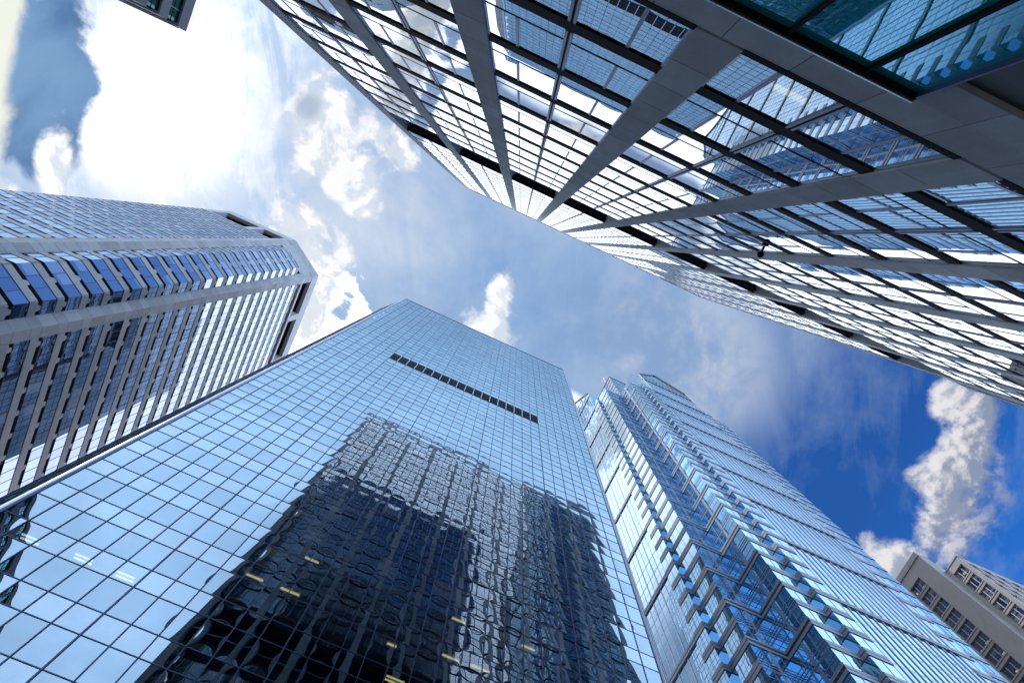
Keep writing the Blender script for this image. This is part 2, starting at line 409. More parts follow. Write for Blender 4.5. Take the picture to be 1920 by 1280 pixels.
for s2, s1 in zip(edges[:-1], edges[1:]):
    f1.quad(lob, s1, s2, -0.06, GZ, zb1 - 0.05, M_teal)
    f1.box(lf, s1 - 0.035, s1 + 0.035, -0.1, 0.03, GZ, zb1 - 0.08, M_black)
f1.box(lf, XT - 0.03, XT + 0.008, -0.3, 0.05, GZ, zb1 - 0.05, M_mull2)
f1.box(lf, edges[-1], XT + 0.01, -0.3, 0.06, zb1 - 0.12, zb1 - 0.045, M_black)
f1.box(lf, edges[-1], XT + 0.02, -0.3, 0.09, zb1 - 0.04, zb1 + 0.008, M_trim)
lw_ = lob.build('lobby_window', T1); lw_['_base'] = T1['_base']; lw_['label'] = 'big teal lobby window'; lf.build('window_frame', lw_)
# lower concrete wing past the right corner
m = MB(); s = xb + CW / 2 + 0.05; e = 9.2 * D1
f1.box(m, s, e, -6, -0.02, GZ, 10.9 * D1, M_conc1); f1.box(m, s + 1.1, s + 1.3, -5, 0.03, GZ, 10.8 * D1, M_soff)
m.build('side_wing', T1)

# ================================================================== 2  blue mirror tower (facade at y = D2)
D2 = 25.6
T2 = thing('glass_tower', 'pale blue mirror-glass tower gridded with thin mullions, reflecting the dark office tower', 'glass tower', (1.7, D2, GZ))
f2 = F((0, D2), (1, D2), (0, -1))
PW = 0.0569 * D2; XR = 0.921 * D2; NP = 30; XL = XR - NP * PW
ST2 = 3.779; SH = 1.56; Z20 = 31.46
ZT2 = Z20 + ST2 * 29 + SH                    # roof line
xs = [XR - PW * k for k in range(NP + 1)]
zs = []; k = -8
while Z20 + ST2 * k < ZT2 - 0.1:
    zs += [Z20 + ST2 * k, Z20 + ST2 * k + SH]; k += 1
zs[0] = GZ
LV1, LV2 = 86.4, 90.1                        # louvre band, replaced below by whole rows
kk = round((LV1 - Z20) / ST2); lvz = (Z20 + ST2 * kk, Z20 + ST2 * (kk + 1))
lx1, lx2 = xs[24], xs[6]
panes = []
for i in range(NP):
    x2, x1 = xs[i], xs[i + 1]
    for a in range(len(zs) - 1):
        z1, z2 = zs[a], zs[a + 1]
        if 6 <= i < 24 and z1 >= lvz[0] - 0.1 and z2 <= lvz[1] + 0.1: continue
        m = MB(); f2.quad(m, x1, x2, 0.0, z1, z2, M_glass2 if a % 2 == 1 else M_glass2s); panes.append(m)
emit(T2, 'glass_pane', panes)
m = MB()
for i, x in enumerate(xs):
    w = 0.044 if i % 6 == 0 else 0.027
    f2.box(m, x - w, x + w, -0.05, 0.05, GZ, ZT2, M_mull2)
for z in zs[1:]: f2.box(m, XL, XR, -0.05, 0.025, z - 0.027, z + 0.027, M_mull2)
f2.box(m, XL, XR, -0.1, 0.06, ZT2 - 0.1, ZT2 + 0.15, M_mull2)
m.build('mullion_grid', T2)
m = MB(); f2.box(m, lx1, lx2, -0.5, -0.12, lvz[0], lvz[1], M_louver)
for k in range(12): f2.box(m, lx1, lx2, -0.11, -0.02, lvz[0] + 0.1 + k * 0.31, lvz[0] + 0.24 + k * 0.31, M_louver)
lv = m.build('louvre_band', T2); lv['_base'] = T2['_base']
m = MB()
for i in range(6, 25): f2.box(m, xs[i] - 0.06, xs[i] + 0.06, -0.02, 0.08, lvz[0], lvz[1], M_post2)
for q in (1 / 3, 2 / 3): f2.box(m, lx1, lx2, -0.02, 0.04, lvz[0] + q * ST2 - 0.03, lvz[0] + q * ST2 + 0.03, M_frame1)
m.build('louvre_frame', lv)
m = MB(); m.cyl(XR + 0.18, D2 + 0.06, GZ, ZT2, 0.17, M_post2); m.box((XR + 0.30, D2 + 0.06, GZ), (XR + 0.50, D2 + 0.6, ZT2 - 0.4), M_mull2); m.build('corner_post', T2)
m = MB(); m.cyl(XL - 0.2, D2 + 0.05, GZ, ZT2, 0.2, M_post2); m.build('corner_post', T2)
# chamfered corner beyond the left post
fc = F((XL - 5.0, D2 + 5.0), (XL - 0.35, D2 + 0.25)); 
m = MB(); mm = MB()
nf = 4
for a in range(len(zs) - 1):
    for q in range(nf): fc.quad(m, fc.L * q / nf, fc.L * (q + 1) / nf, 0.0, zs[a], zs[a + 1], M_glass2)
    fc.box(mm, 0, fc.L, -0.05, 0.05, zs[a + 1] - 0.09, zs[a + 1] + 0.09, M_post2)
for q in range(nf + 1): fc.box(mm, fc.L * q / nf - 0.03, fc.L * q / nf + 0.03, -0.05, 0.03, GZ, ZT2, M_mull2)
cg = m.build('corner_glass', T2); cg['_base'] = T2['_base']; mm.build('corner_frame', cg)
# right flank (seen in the reflections) and inside

nn = 28
for fr_ in (F((XR + 0.5, D2 + 0.6), (XR + 0.5, D2 + 46), (1, 0)), F((XL - 5.05, D2 + 5.1), (XL - 5.05, D2 + 46), (-1, 0))):
    m = MB(); mm = MB()
    for a in range(0, len(zs) - 1):
        for q in range(nn): fr_.quad(m, fr_.L * q / nn, fr_.L * (q + 1) / nn, 0.0, zs[a], zs[a + 1], M_glass2f)
    for q in range(nn + 1): fr_.box(mm, fr_.L * q / nn - 0.04, fr_.L * q / nn + 0.04, -0.05, 0.04, GZ, ZT2, M_mull2)
    for z in zs[1:]: fr_.box(mm, 0, fr_.L, -0.05, 0.03, z - 0.035, z + 0.035, M_mull2)
    fg = m.build('flank_glass', T2); fg['_base'] = T2['_base']; mm.build('mullion_grid', fg)
m = MB()
m.box((XL - 4.8, D2 + 8, GZ), (XR + 0.3, D2 + 46, ZT2 - 0.2), M_inner)
k = -8
while Z20 + ST2 * k < ZT2 - 1:
    z = Z20 + ST2 * k + SH; m.box((XL + 0.1, D2 + 0.25, z + 0.02), (XR - 0.1, D2 + 7.9, z + 0.9), M_inner); k += 1
m.build('floor_slab', T2)

# office lights seen through the mirror glass
def ceiling_light(x, y, z, label, mat, n=2, L=1.3, group=None):
    t = thing('ceiling_light', label, 'ceiling light', (x, y, z), group)
    h = MB(); h.box((x - L / 2 - 0.03, y - 0.2, z), (x + L / 2 + 0.03, y + 0.2, z + 0.06), M_white); h.build('housing', t)
    for q in range(n):
        yy = y - 0.13 + 0.26 * (q / max(1, n - 1)) if n > 1 else y
        b = MB(); b.box((x - L / 2, yy - 0.035 * (1.8 if n == 1 else 1.1), z - 0.05), (x + L / 2, yy + 0.035 * (1.8 if n == 1 else 1.1), z - 0.005), mat); b.build('tube', t)
def cl(pxu, z, label, mat, n=2, L=1.3):
    # the fixture hangs just under the ceiling at height z, on the sight line through the pane
    r = right * (pxu[0] - 960) + down * (pxu[1] - 640) + fwd * FPX
    p = r * (z / r[2]); ceiling_light(p[0], p[1], z, label, mat, n, L * 0.8, 'office lights behind the mirror glass')
zc = lambda k: Z20 + ST2 * (k - 1) + SH - 0.07
cl((585, 1049), zc(2), 'single warm strip light in blue tower, topmost inside the dark reflection', M_lampy, 1)
cl((477, 1081), zc(1), 'warm strip light at the left edge of the dark reflection', M_lampy, 1, 1.5)
cl((544, 1108), zc(1), 'warm strip light crossed by a mullion, right of the left-edge strip', M_lampy, 1, 1.6)
cl((860, 1162), zc(2), 'short warm strip light beside the pale gap in the dark reflection', M_lampy, 1)
cl((845, 1232), zc(1), 'long warm strip light just left of the lowest pale gap', M_lampy, 1, 1.5)
cl((900, 1252), zc(1), 'long warm strip light below the pale gap, split by a mullion', M_lampy, 1, 1.7)
cl((740, 1275), zc(0), 'bright warm light cut by the bottom edge of the photo', M_lampy, 2, 1.4)
cl((990, 1213), zc(2), 'lone warm strip light right of the pale gap', M_lampy, 1)
cl((735, 1208), zc(1) + 0.02, 'dim yellow light deep in the black lower reflection', M_lampy, 1, 0.8)
cl((57, 1010), zc(0), 'white twin-tube light next to the reflected teal windows', M_lampw)
cl((157, 1047), zc(0), 'white twin-tube light in pale glass, middle of three in a row', M_lampw)
cl((235, 1080), zc(0), 'white twin-tube light in pale glass, nearest the dark reflection', M_lampw)
ceiling_light(0.87 * D1, -D1 - 0.7, 2.86 * D1, 'yellow strip light at the head of the concrete-column tower\'s lowest window', M_lampy, 1, 0.9)

# ================================================================== 3  stepped blue glass skyscraper
T3 = thing('glass_skyscraper', 'stepped blue glass skyscraper with banded corner piers, notched corner and gabled top', 'skyscraper', (58, 37, GZ))
P3 = [(50.7, 66.0), (50.7, 45.0), (50.7, 42.1), (51.8, 42.1), (51.8, 37.0), (58.2, 37.0), (58.2, 30.71), (63.3, 30.71), (63.3, 29.6), (67.1, 29.6),
      (88.4, 29.6), (91.4, 29.6), (91.4, 30.71), (99.0, 30.71), (99.0, 37.0)]
ST3 = 4.415; B0 = 97.2 - ST3 * 22; ZT3 = 205.4
nst = 47
seg = [F(P3[i], P3[i + 1], None) for i in range(len(P3) - 1)]
def outw(f):   # outward = away from the middle of the tower
    c = Vector((78, 58, 0)); mid = f.o + f.t * f.L / 2
    if f.n.dot(c - mid) > 0: f.n = -f.n
    return f
# outward normals by walking direction: the path runs with the tower on its left -> right-hand normal is outward
for f in seg:
    f.n = Vector((f.t[1], -f.t[0], 0))
if seg[0].n[0] > 0:
    for f in seg: f.n = -f.n
seg[0] = F(P3[0], P3[1], (-1, 0)); 
PIER = [1, 2, 3, 4, 5, 6, 7, 8, 10, 11, 12, 13]
bandsm = []; winm = []
for k in range(nst):
    z = B0 + ST3 * k
    if z < 20: continue
    heavy = (k % 2 == 0)
    for grp in ((1, 2, 3), (4, 5), (6, 7, 8), (10, 11, 12, 13)):
     m = MB(); w = MB(); fr = MB()
     for i in grp:
        f = seg[i]
        convex_end = 0.12
        if i in (4, 5):                     # the notched corner: heavy frame every second floor, a light double rail between
            if heavy:
                for q, (z1, z2, d) in enumerate(((z, z + 0.55, 0.12), (z + 0.62, z + 1.0, 0.04), (z + 1.06, z + 1.6, 0.12))):
                    e = d if i == 4 else d
                    s1 = -d if i == 4 else d + 0.002
                    s2 = f.L - 0.003 - d if i == 4 else f.L + d
                    f.box(m, s1, s2, -0.1, d, z1, z2, M_gran3 if q != 1 else M_gran3d)
            else:
                for z1 in (z + 0.1, z + 0.75, z + 1.3): f.box(m, 0.02, f.L - 0.12, -0.05, 0.06, z1, z1 + 0.13, M_mull3)
        else:
            d = 0.11
            s1, s2 = 0.003, f.L - 0.003
            if i in (3,): s1, s2 = d + 0.003, f.L - 0.01
            if i in (6,): s1, s2 = 0.01, f.L - d - 0.003
            if i in (13,): d = 0.10
            f.box(m, s1, s2, -0.1, d, z, z + 0.62, M_gran3)
            f.box(m, s1, s2, -0.1, 0.03, z + 0.62, z + 0.80, M_gran3d)
            f.box(m, s1, s2, -0.1, d * 0.8, z + 0.80, z + 1.45, M_gran3)
        zt = z + (1.5 if (i not in (4, 5) or heavy) else 0.0); ze = z + ST3
        n = max(1, round(f.L / 1.6))
        gm = M_glass3 if i in (2, 4, 5, 7, 12) else M_glass3p
        for q in range(n): f.quad(w, f.L * q / n, f.L * (q + 1) / n, 0.0, zt - 0.1, ze + 0.05, gm)
        f.box(fr, 0.0, f.L, -0.02, 0.03, zt - 0.1, zt + 0.05, M_mull3)
        for q in range(1, n): f.box(fr, f.L * q / n - 0.03, f.L * q / n + 0.03, -0.02, 0.05, zt - 0.1, ze, M_mull3)
        if i in (4, 5):
            f.box(fr, f.L / 2 - 0.28, f.L / 2 + 0.28, -0.02, 0.03, zt - 0.1, ze, M_gran3)
            f.box(fr, 0.0, f.L, -0.02, 0.04, zt + (ze - zt) * 0.45, zt + (ze - zt) * 0.45 + 0.1, M_mull3)
     if z + ST3 < ZT3 + 3:
        bandsm.append(m); winm.append((w, {'window_frame': fr}))
     elif z < ZT3 + 1: bandsm.append(m)
emit(T3, 'spandrel_band', bandsm); emit(T3, 'window_band', winm)
# flat middle bays, thick beam every fourth floor, fins between; gabled heads
panels = []; beams = []
def flat(f, ztop, zap, grid):
    n = 14
    zb = 97.5 - 17.66 * 5
    lv = [zb + 17.66 * k for k in range(0, 14)]
    for a in range(len(lv) - 1):
        z1, z2 = lv[a] + 0.8, min(lv[a + 1], ztop)
        if z1 >= ztop: break
        w = MB(); fr = MB()
        for k4 in range(4):
            za, zb_ = z1 + (z2 - z1) * k4 / 4, z1 + (z2 - z1) * (k4 + 1) / 4
            for q in range(n):
                f.quad(w, f.L * q / n, f.L * (q + 1) / n, -0.1, za, zb_, M_glass3p)
            if k4: f.box(fr, 0, f.L, -0.15, -0.085 if grid else -0.095, za - 0.14, za + 0.14, M_mull3)
            if grid: f.box(fr, 0, f.L, -0.15, -0.088, (za + zb_) / 2 - 0.05, (za + zb_) / 2 + 0.05, M_mull3)
        for q in range(n + 1):
            wd = 0.09 if q % 2 else 0.13
            f.box(fr, f.L * q / n - wd, f.L * q / n + wd, -0.15, (-0.02 if q % 2 == 0 else -0.06) if grid else 0.03, z1, z2, M_mull3)
        panels.append((w, {'window_frame': fr}))
    for z in lv:
        if z > ztop: break
        m = MB(); f.box(m, -0.05, f.L + 0.05, -0.4, 0.16, z - 0.35, z + 0.15, M_gran3); f.box(m, 0, f.L, -0.4, -0.04, z + 0.15, z + 0.4, M_gran3d)
        f.box(m, -0.05, f.L + 0.05, -0.4, 0.12, z + 0.4, z + 0.85, M_gran3)
        beams.append(m)
fR = seg[9]; fL = seg[0]
flat(fR, 222.0, 244.0, False); flat(fL, 222.0, 241.0, True)
emit(T3, 'window_panel', panels); emit(T3, 'beam', beams)
def gable(f, ze, zap, back):
    m = MB(); mm = MB(); n = 14; z0 = 222.0
    def zz(s): return ze + (zap - ze) * (1 - abs(s - f.L / 2) / (f.L / 2))
    for q in range(n):
        s1, s2 = f.L * q / n, f.L * (q + 1) / n
        P = [f.p(s1, -0.1, z0), f.p(s2, -0.1, z0), f.p(s2, -0.1, zz(s2)), f.p(s1, -0.1, zz(s1))]
        m.poly(P, M_glass3p)
    for q in range(n + 1):
        s = f.L * q / n; f.box(mm, s - 0.1, s + 0.1, -0.35, -0.05, z0, zz(s) - 0.05, M_mull3)
    a, b, c = f.p(0, 0, ze), f.p(f.L / 2, 0, zap), f.p(f.L, 0, ze)
    a2, b2, c2 = f.p(0, -back, ze), f.p(f.L / 2, -back, zap), f.p(f.L, -back, ze)
    m.poly([a, b, b2, a2], M_glass3p); m.poly([b, c, c2, b2], M_glass3p)
    for p, q in ((a, a2), (c, c2)):
        m.poly([p, q, (q[0], q[1], ZT3 - 1), (p[0], p[1], ZT3 - 1)], M_glass3p)
    for p, q in ((a, b), (b, c)):
        d = Vector(q) - Vector(p); u = Vector((0, 0, 0.5)); n_ = f.n * 0.35
        P = [Vector(p) - n_, Vector(p) + n_, Vector(q) + n_, Vector(q) - n_]
        mm.box8([tuple(v) for v in P] + [tuple(v + u) for v in P], M_gran3)
    for z in (226.0, 230.4): f.box(mm, f.L * .08 if z > 228 else 0, f.L - (f.L * .08 if z > 228 else 0), -0.35, 0.0, z - .2, z + .2, M_gran3)
    o = m.build('gable', T3); o['_base'] = T3['_base']; mm.build('gable_frame', o)
gable(fR, 229.0, 244.0, 22); gable(fL, 225.0, 241.0, 22)
# crown set back behind the notch
m = MB(); mm = MB()
cx, cy, ct = 61.2, 38.9, 249.0
for f in (F((cx, cy + 34), (cx, cy), (-1, 0)), F((cx, cy), (cx + 34, cy), (0, -1))):
    for k in range(10):
        z = ZT3 - 1 + 4.46 * k
        for q in range(12): f.quad(m, f.L * q / 12, f.L * (q + 1) / 12, 0.0, z, min(z + 4.46, ct), M_glass3p)
        f.box(mm, 0.2, f.L, -0.1, 0.12, z, z + 0.9, M_gran3)
    f.box(mm, 0.0, f.L, -0.3, 0.18, ct - 0.5, ct, M_gran3)
m.poly([(cx, cy, ct), (cx + 34, cy, ct), (cx + 34, cy + 34, ct), (cx, cy + 34, ct)], M_gran3)
o = m.build('crown', T3); o['_base'] = T3['_base']; mm.build('crown_band', o)
m = MB()
m.cyl(cx + 0.4, cy + 3.2, ct, ct + 4.5, 0.5, M_gran3); m.cyl(cx + 0.4, cy + 3.2, ct + 4.5, ct + 11, 0.22, M_mull3); m.build('antenna', T3)
m = MB(); body = [(50.9, 67.0), (50.9, 42.3), (52.0, 42.3), (52.0, 37.2), (58.4, 37.2), (58.4, 30.9), (63.5, 30.9), (63.5, 29.95), (91.2, 29.95), (91.2, 30.9), (98.8, 30.9), (98.8, 37.2), (105, 37.2), (105, 84), (58, 84), (52, 78), (52, 67)]
m.prism(body, GZ, ZT3 - 0.3, M_gran3d)
m.box((50.9 + 0.2, 45.1, ZT3 - 0.3), (72, 65.9, 221.5), M_gran3d); m.box((67.2, 30.1, ZT3 - 0.3), (88.3, 51, 221.5), M_gran3d); m.build('body', T3)

# ================================================================== 4  octagonal concrete tower, left
HX, HY = -45.5, 25.3
T4 = thing('concrete_tower', 'pale concrete tower with chamfered corner and stacked ribbon windows on toothed brackets', 'concrete tower', (-54, 30, GZ))
ST4 = 3.82; G0 = 60.0; GH = 2.0; DP = 0.53; ZT4 = 153.3
pA = (-72.6, HY); pB = (-54.5, HY); pC = (HX, 31.6); pD = (HX, 70.0)
fY = F(pA, (-55.8, HY), (0, -1)); fX = F((HX, 33.0), pD, (1, 0))
q1 = (-53.3, 26.1); q2 = (-50.7, 26.1); q3 = (-46.7, 28.96); q4 = (-46.7, 30.7)
fb = [F(q1, q2, (0, -1)), F(q2, q3, None), F(q3, q4, (1, 0))]
nch = Vector((6.3, -9.0, 0)).normalized(); fb[1].n = nch
fE = F((-82.0, 32.0), pA, None); fE.n = Vector((-6.3, -9.0, 0)).normalized()
def ribbon(faces, z, glassm, spanm, brm, frm, joints=False):
    for fi, f in enumerate(faces):
        n = max(1, round(f.L / 1.525)); ends = 0.0
        for q in range(n): f.quad(glassm, f.L * q / n, f.L * (q + 1) / n, 0.0, z, z + GH, M_glass4)
        for q in range(1, n): f.box(frm, f.L * q / n - 0.03, f.L * q / n + 0.03, -0.03, 0.025, z, z + GH, M_dark6)
        f.box(frm, 0.0, f.L, -0.3, 0.03, z + GH, z + GH + 0.09, M_dark6)
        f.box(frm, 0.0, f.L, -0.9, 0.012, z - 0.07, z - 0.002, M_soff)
        e1_ = 0.10 if fi == 1 else 0.0
        f.box(spanm, 0.0 + e1_, f.L - e1_, -0.45, 0.05, z + GH + 0.09, z + GH + 1.16, M_conc4)
        # brackets across the open joint above the spandrel
        q = 0.55 if f.L > 6 else f.L * 0.5 - 0.25
        while q < f.L - 0.3:
            b = MB(); s1, s2 = q, q + 0.5; zb_ = z + GH + 1.161; zt_ = z + ST4 - 0.075
            pts = [(-0.8, zb_), (0.035, zb_), (-0.01, zt_), (-0.8, zt_)]
            w_ = 0.14
            A_ = [f.p(s1 - (w_ if i < 2 else 0), d, zz) for i, (d, zz) in enumerate(pts)]; B_ = [f.p(s2 + (w_ if i < 2 else 0), d, zz) for i, (d, zz) in enumerate(pts)]
            b.box8(A_ + B_, M_conc4); brm.append(b); q += 3.05
gl_items = []; sp_items = []; br_items = []
k0 = -15; k1 = 20
for k in range(k0, k1 + 1):
    z = G0 + ST4 * k
    if z < 1: continue
    if z + GH > 138.8: 
        pass
    for faces in ([fX], fb, [fY]):
        if faces[0] is fY and z + GH > 139.6: continue
        if z + GH > 143.4: continue
        g_ = MB(); s_ = MB(); fr = MB()
        ribbon(faces, z, g_, s_, br_items, fr)
        gl_items.append((g_, {'window_frame': fr})); sp_items.append(s_)
    if z + GH < 140:
        g_ = MB(); s_ = MB(); fr = MB(); ribbon([fE], z, g_, s_, br_items, fr); gl_items.append((g_, {'window_frame': fr})); sp_items.append(s_)
emit(T4, 'ribbon_window', gl_items); emit(T4, 'spandrel', sp_items); emit(T4, 'bracket', br_items)
# corner piers of stacked panels
def pier(pts, z1, z2):
    m = MB(); z = z1; alt = 0
    while z < z2 - 0.05:
        e = min(z + (2.3 if alt == 0 else ST4 - 2.3), z2); alt ^= 1
        r = (random.random(), random.random())
        m.prism(pts, z + 0.03, e - 0.03, M_conc4)
        z = e
    c = Vector((sum(p[0] for p in pts) / len(pts), sum(p[1] for p in pts) / len(pts), 0))
    m.prism([tuple((Vector((p[0], p[1], 0)) * 0.98 + c * 0.02))[:2] for p in pts], z1, z2, M_conc4, False)
    return m
tch = Vector((9.0, 6.3, 0)).normalized()
b1_ = Vector((-54.5, 25.3, 0)); c1_ = Vector((-45.5, 31.6, 0))
e1 = b1_ + tch * 1.46; e2 = c1_ - tch * 1.5
inn = -nch * 2.6
pier([(-55.8, 25.3), (-54.5, 25.3), (e1[0], e1[1]), (e1[0] + inn[0], e1[1] + inn[1]), (-55.8, 28)], GZ, 148.5).build('corner_pier', T4)
pier([(e2[0], e2[1]), (c1_[0], c1_[1]), (-45.5, 33.0), (-48, 33.0), (e2[0] + inn[0], e2[1] + inn[1])], GZ, 148.5).build('corner_pier', T4)
pier([(-74.2, 26.45), (-72.6, 25.3), (-72.5, 25.3), (-72.5, 28), (-74.0, 28.6)], GZ, 145).build('corner_pier', T4)
# top: parapet ring over deep openings
m = MB()
ring = [(-84, 33.4), (-72.6, HY), (-54.5, HY), (HX, 31.6), (HX, 72), (-84, 72)]
ring_in = [(-83, 34), (-72.2, HY + 0.9), (-54.8, HY + 0.9), (HX - 0.9, 32.0), (HX - 0.9, 71), (-83, 71)]
for i in range(len(ring)):
    a, b, c, d = ring[i], ring[(i + 1) % len(ring)], ring_in[(i + 1) % len(ring)], ring_in[i]
    z1, z2 = 148.8, ZT4
    m.box8([(a[0], a[1], z1), (b[0], b[1], z1), (c[0], c[1], z1), (d[0], d[1], z1), (a[0], a[1], z2), (b[0], b[1], z2), (c[0], c[1], z2), (d[0], d[1], z2)], M_conc4)
bay_top = [(e1[0], e1[1]), (e2[0], e2[1]), (e2[0] + inn[0], e2[1] + inn[1]), (e1[0] + inn[0], e1[1] + inn[1])]
m.prism(bay_top, G0 + ST4 * 21 + 2.3, 148.79, M_conc4)
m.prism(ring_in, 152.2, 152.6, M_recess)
fX.box(m, 0, fX.L, -0.7, -0.02, 142.0, 143.2, M_conc4); fY.box(m, 0, fY.L, -0.7, -0.02, 138.9, 139.9, M_conc4)
for y in (42.2, 55.0): m.box((HX - 2.6, y, 143.2), (HX - 0.02, y + 1.6, 148.79), M_conc4)
m.box((-62.6, HY + 0.02, 139.9), (-61.2, HY + 2.6, 148.79), M_conc4)
m.box((-72.6, HY + 0.02, 139.9), (-71.2, HY + 2.6, 148.79), M_conc4)
m.build('roof_parapet', T4)
m = MB()
core = [(-83, 34), (-72.6, HY + 0.84), (-55.9, HY + 0.84), (-55.9, 27.5), (-48.2, 33.0), (HX - 0.84, 33.0), (HX - 0.84, 72), (-83, 72)]
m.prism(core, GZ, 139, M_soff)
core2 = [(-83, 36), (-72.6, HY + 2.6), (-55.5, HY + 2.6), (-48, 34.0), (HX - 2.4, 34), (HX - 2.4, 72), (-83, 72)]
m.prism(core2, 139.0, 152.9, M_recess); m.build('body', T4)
m = MB(); 
m.prism([(q1[0] - .3, q1[1] + 2.2), (q1[0] + .1, q1[1] + DP + .3), (q2[0] - .2, q2[1] + DP + .3), (q3[0] - DP - .3, q3[1] + .3), (q4[0] - DP - .3, q4[1]), (q4[0] - 3.4, q4[1] + 0.4)], GZ, 142.2, M_soff); m.build('bay_core', T4)

# ================================================================== 5  limestone building, lower right
T5 = thing('stone_building', 'grey limestone building with deep-set three-light windows, some lit amber', 'stone building', (140, 36, GZ))
X1, X2, Y1, Y2 = 132.4, 136.0, 31.9, 26.6
H1, H2 = 144.3, 137.0
w5 = []; sill = MB()
def stone_face(f, cols_, zheads, storey, gh, m, ztop, zbot):
    """wall with punched openings: piers full height, spandrels between, glass deep in the opening"""
    edges = [0.0]
    for a, b in cols_: edges += [a, b]
    edges.append(f.L)
    for a, b in zip(edges[0::2], edges[1::2]): f.box(m, a, b, -0.9, 0.0, zbot, ztop, M_stone5)
    for a, b in cols_:
        f.box(m, a, b, -0.9, 0.0, zheads[0], ztop, M_stone5)
        for i, zh in enumerate(zheads):
            zb = zh - gh
            nxt = zheads[i + 1] if i + 1 < len(zheads) else zbot
            f.box(m, a, b, -0.9, -0.12, nxt, zb, M_stone5)
            f.box(m, a + 0.002, b - 0.002, -0.12, 0.02, zb - 0.30, zb, M_stone5)
            w = MB(); fr = MB(); n = 3
            for q in range(n):
                for r in range(2):
                    f.quad(w, a + (b - a) * q / n, a + (b - a) * (q + 1) / n, -0.5, zb + gh * r / 2, zb + gh * (r + 1) / 2, M_glass5)
            for q in range(1, n): f.box(fr, a + (b - a) * q / n - 0.09, a + (b - a) * q / n + 0.09, -0.55, -0.38, zb, zh, M_bar5)
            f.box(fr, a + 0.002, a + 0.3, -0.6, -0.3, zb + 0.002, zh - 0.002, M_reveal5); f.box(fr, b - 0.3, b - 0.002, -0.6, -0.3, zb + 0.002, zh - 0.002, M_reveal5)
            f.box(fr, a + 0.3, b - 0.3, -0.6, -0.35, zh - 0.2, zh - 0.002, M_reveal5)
            w5.append((w, {'window_frame': fr}))
m = MB()
fA = F((X1, Y1), (X1, 70), (-1, 0))
cA = [(36.4 - Y1 + 0.0, 40.7 - Y1), (44.2 - Y1, 48.5 - Y1), (52 - Y1, 56.3 - Y1)]
hA = [138.8 - 4.1 * i for i in range(32)]
stone_face(fA, cA, hA, 4.1, 3.0, m, H1, GZ)
fB_ = F((X1, Y1), (X2 + 0.9, Y1), (0, -1)); fB_.box(m, 0.91, fB_.L, -0.9, 0.0, GZ, H1, M_stone5)
fA.box(m, 0, fA.L, -0.9, 0.25, H1 - 2.0, H1 - 1.7, M_stone5)
fCc = F((X2, Y2), (X2, Y1 - 0.002), (-1, 0))
cC = [(0.85, 4.4)]
hC = [134.5 - 4.0 * i for i in range(32)]
stone_face(fCc, cC, hC, 4.0, 3.0, m, H2, GZ)
fD = F((X2, Y2), (185, Y2), (0, -1))
cD = [(1.2 + 4.3 * i, 4.2 + 4.3 * i) for i in range(10)]
hD = [134.5 - 4.0 * i for i in range(32)]
m2 = MB(); edges = []
fD.box(m, 0.91, fD.L, -0.9, -0.35, GZ, H2, M_stone5)
for zh in hD: fD.box(m, 0.91, fD.L, -0.35, 0.0, zh - 4.0 + 0.001, zh - 2.9, M_stone5)
for i in range(11): fD.box(m, 0.91 if i == 0 else 4.3 * i - 0.4, 1.2 if i == 0 else 4.3 * i + 0.9, -0.349, 0.05, GZ, H2, M_stone5)
fD.box(m, 0.91, fD.L, -0.35, 0.06, 134.6, H2, M_stone5)
fCc.box(m, 0, fCc.L, -0.9, 0.2, H2 - 0.5, H2 - 0.2, M_stone5)
m.build('wall', T5)
emit(T5, 'window', w5)
m = MB(); m.box((X1 + 3.5, Y1 + 0.95, GZ), (190, 74, H1 - 3), M_inner); m.box((X2 + 3.5, Y2 + 0.95, GZ), (185, Y1 + 0.9, H2 - 2), M_inner)
m.box((X1 + 0.95, Y1 + 0.95, H1 - 3.5), (189, 74, H1 - 0.5), M_stone5); m.box((X2 + 0.95, Y2 + 0.95, H2 - 2.4), (184, Y1 - 0.01, H2 - 0.4), M_stone5)
for zh in hA: m.box((X1 + 0.91, Y1 + 1, zh + 0.05), (X1 + 3.49, 70, zh + 0.4), M_inner)
for zh in hC: m.box((X2 + 0.91, Y2 + 1, zh + 0.05), (X2 + 3.49, Y1 + 0.9, zh + 0.4), M_inner)
m.build('body', T5)
def rl(u, v, x, label, L=0.9):
    r = right * (u - 960) + down * (v - 640) + fwd * FPX
    p = r * (x / r[0]); t = thing('ceiling_light', label, 'ceiling light', tuple(p), 'amber lights in the limestone building')
    h = MB(); h.box((p[0] - 0.35, p[1] - 0.4, p[2] + 0.08), (p[0] + 0.35, p[1] + 0.4, p[2] + 0.13), M_white); h.build('housing', t)
    h = MB(); h.box((p[0] - 0.3, p[1] - L / 2, p[2]), (p[0] + 0.3, p[1] + L / 2, p[2] + 0.08), M_lampo); h.build('diffuser', t)
rl(1733, 1101, X1 + 1.3, 'amber light in the top window nearest the glass skyscraper, upper of two')
rl(1719, 1114, X1 + 1.3, 'amber light in the top window nearest the glass skyscraper, lower of two')
rl(1809, 1074, X2 + 1.3, 'amber light in the top window under the corner of the right wing')
rl(1852, 1204, X1 + 1.3, 'amber light in the sixth window down, upper of two')
rl(1841, 1222, X1 + 1.3, 'amber light in the sixth window down, lower of two')
rl(1884, 1223, X1 + 1.3, 'amber light in the seventh window down', 1.2)
rl(1908, 1257, X1 + 1.3, 'amber light in the lowest window, by the photo\'s corner')

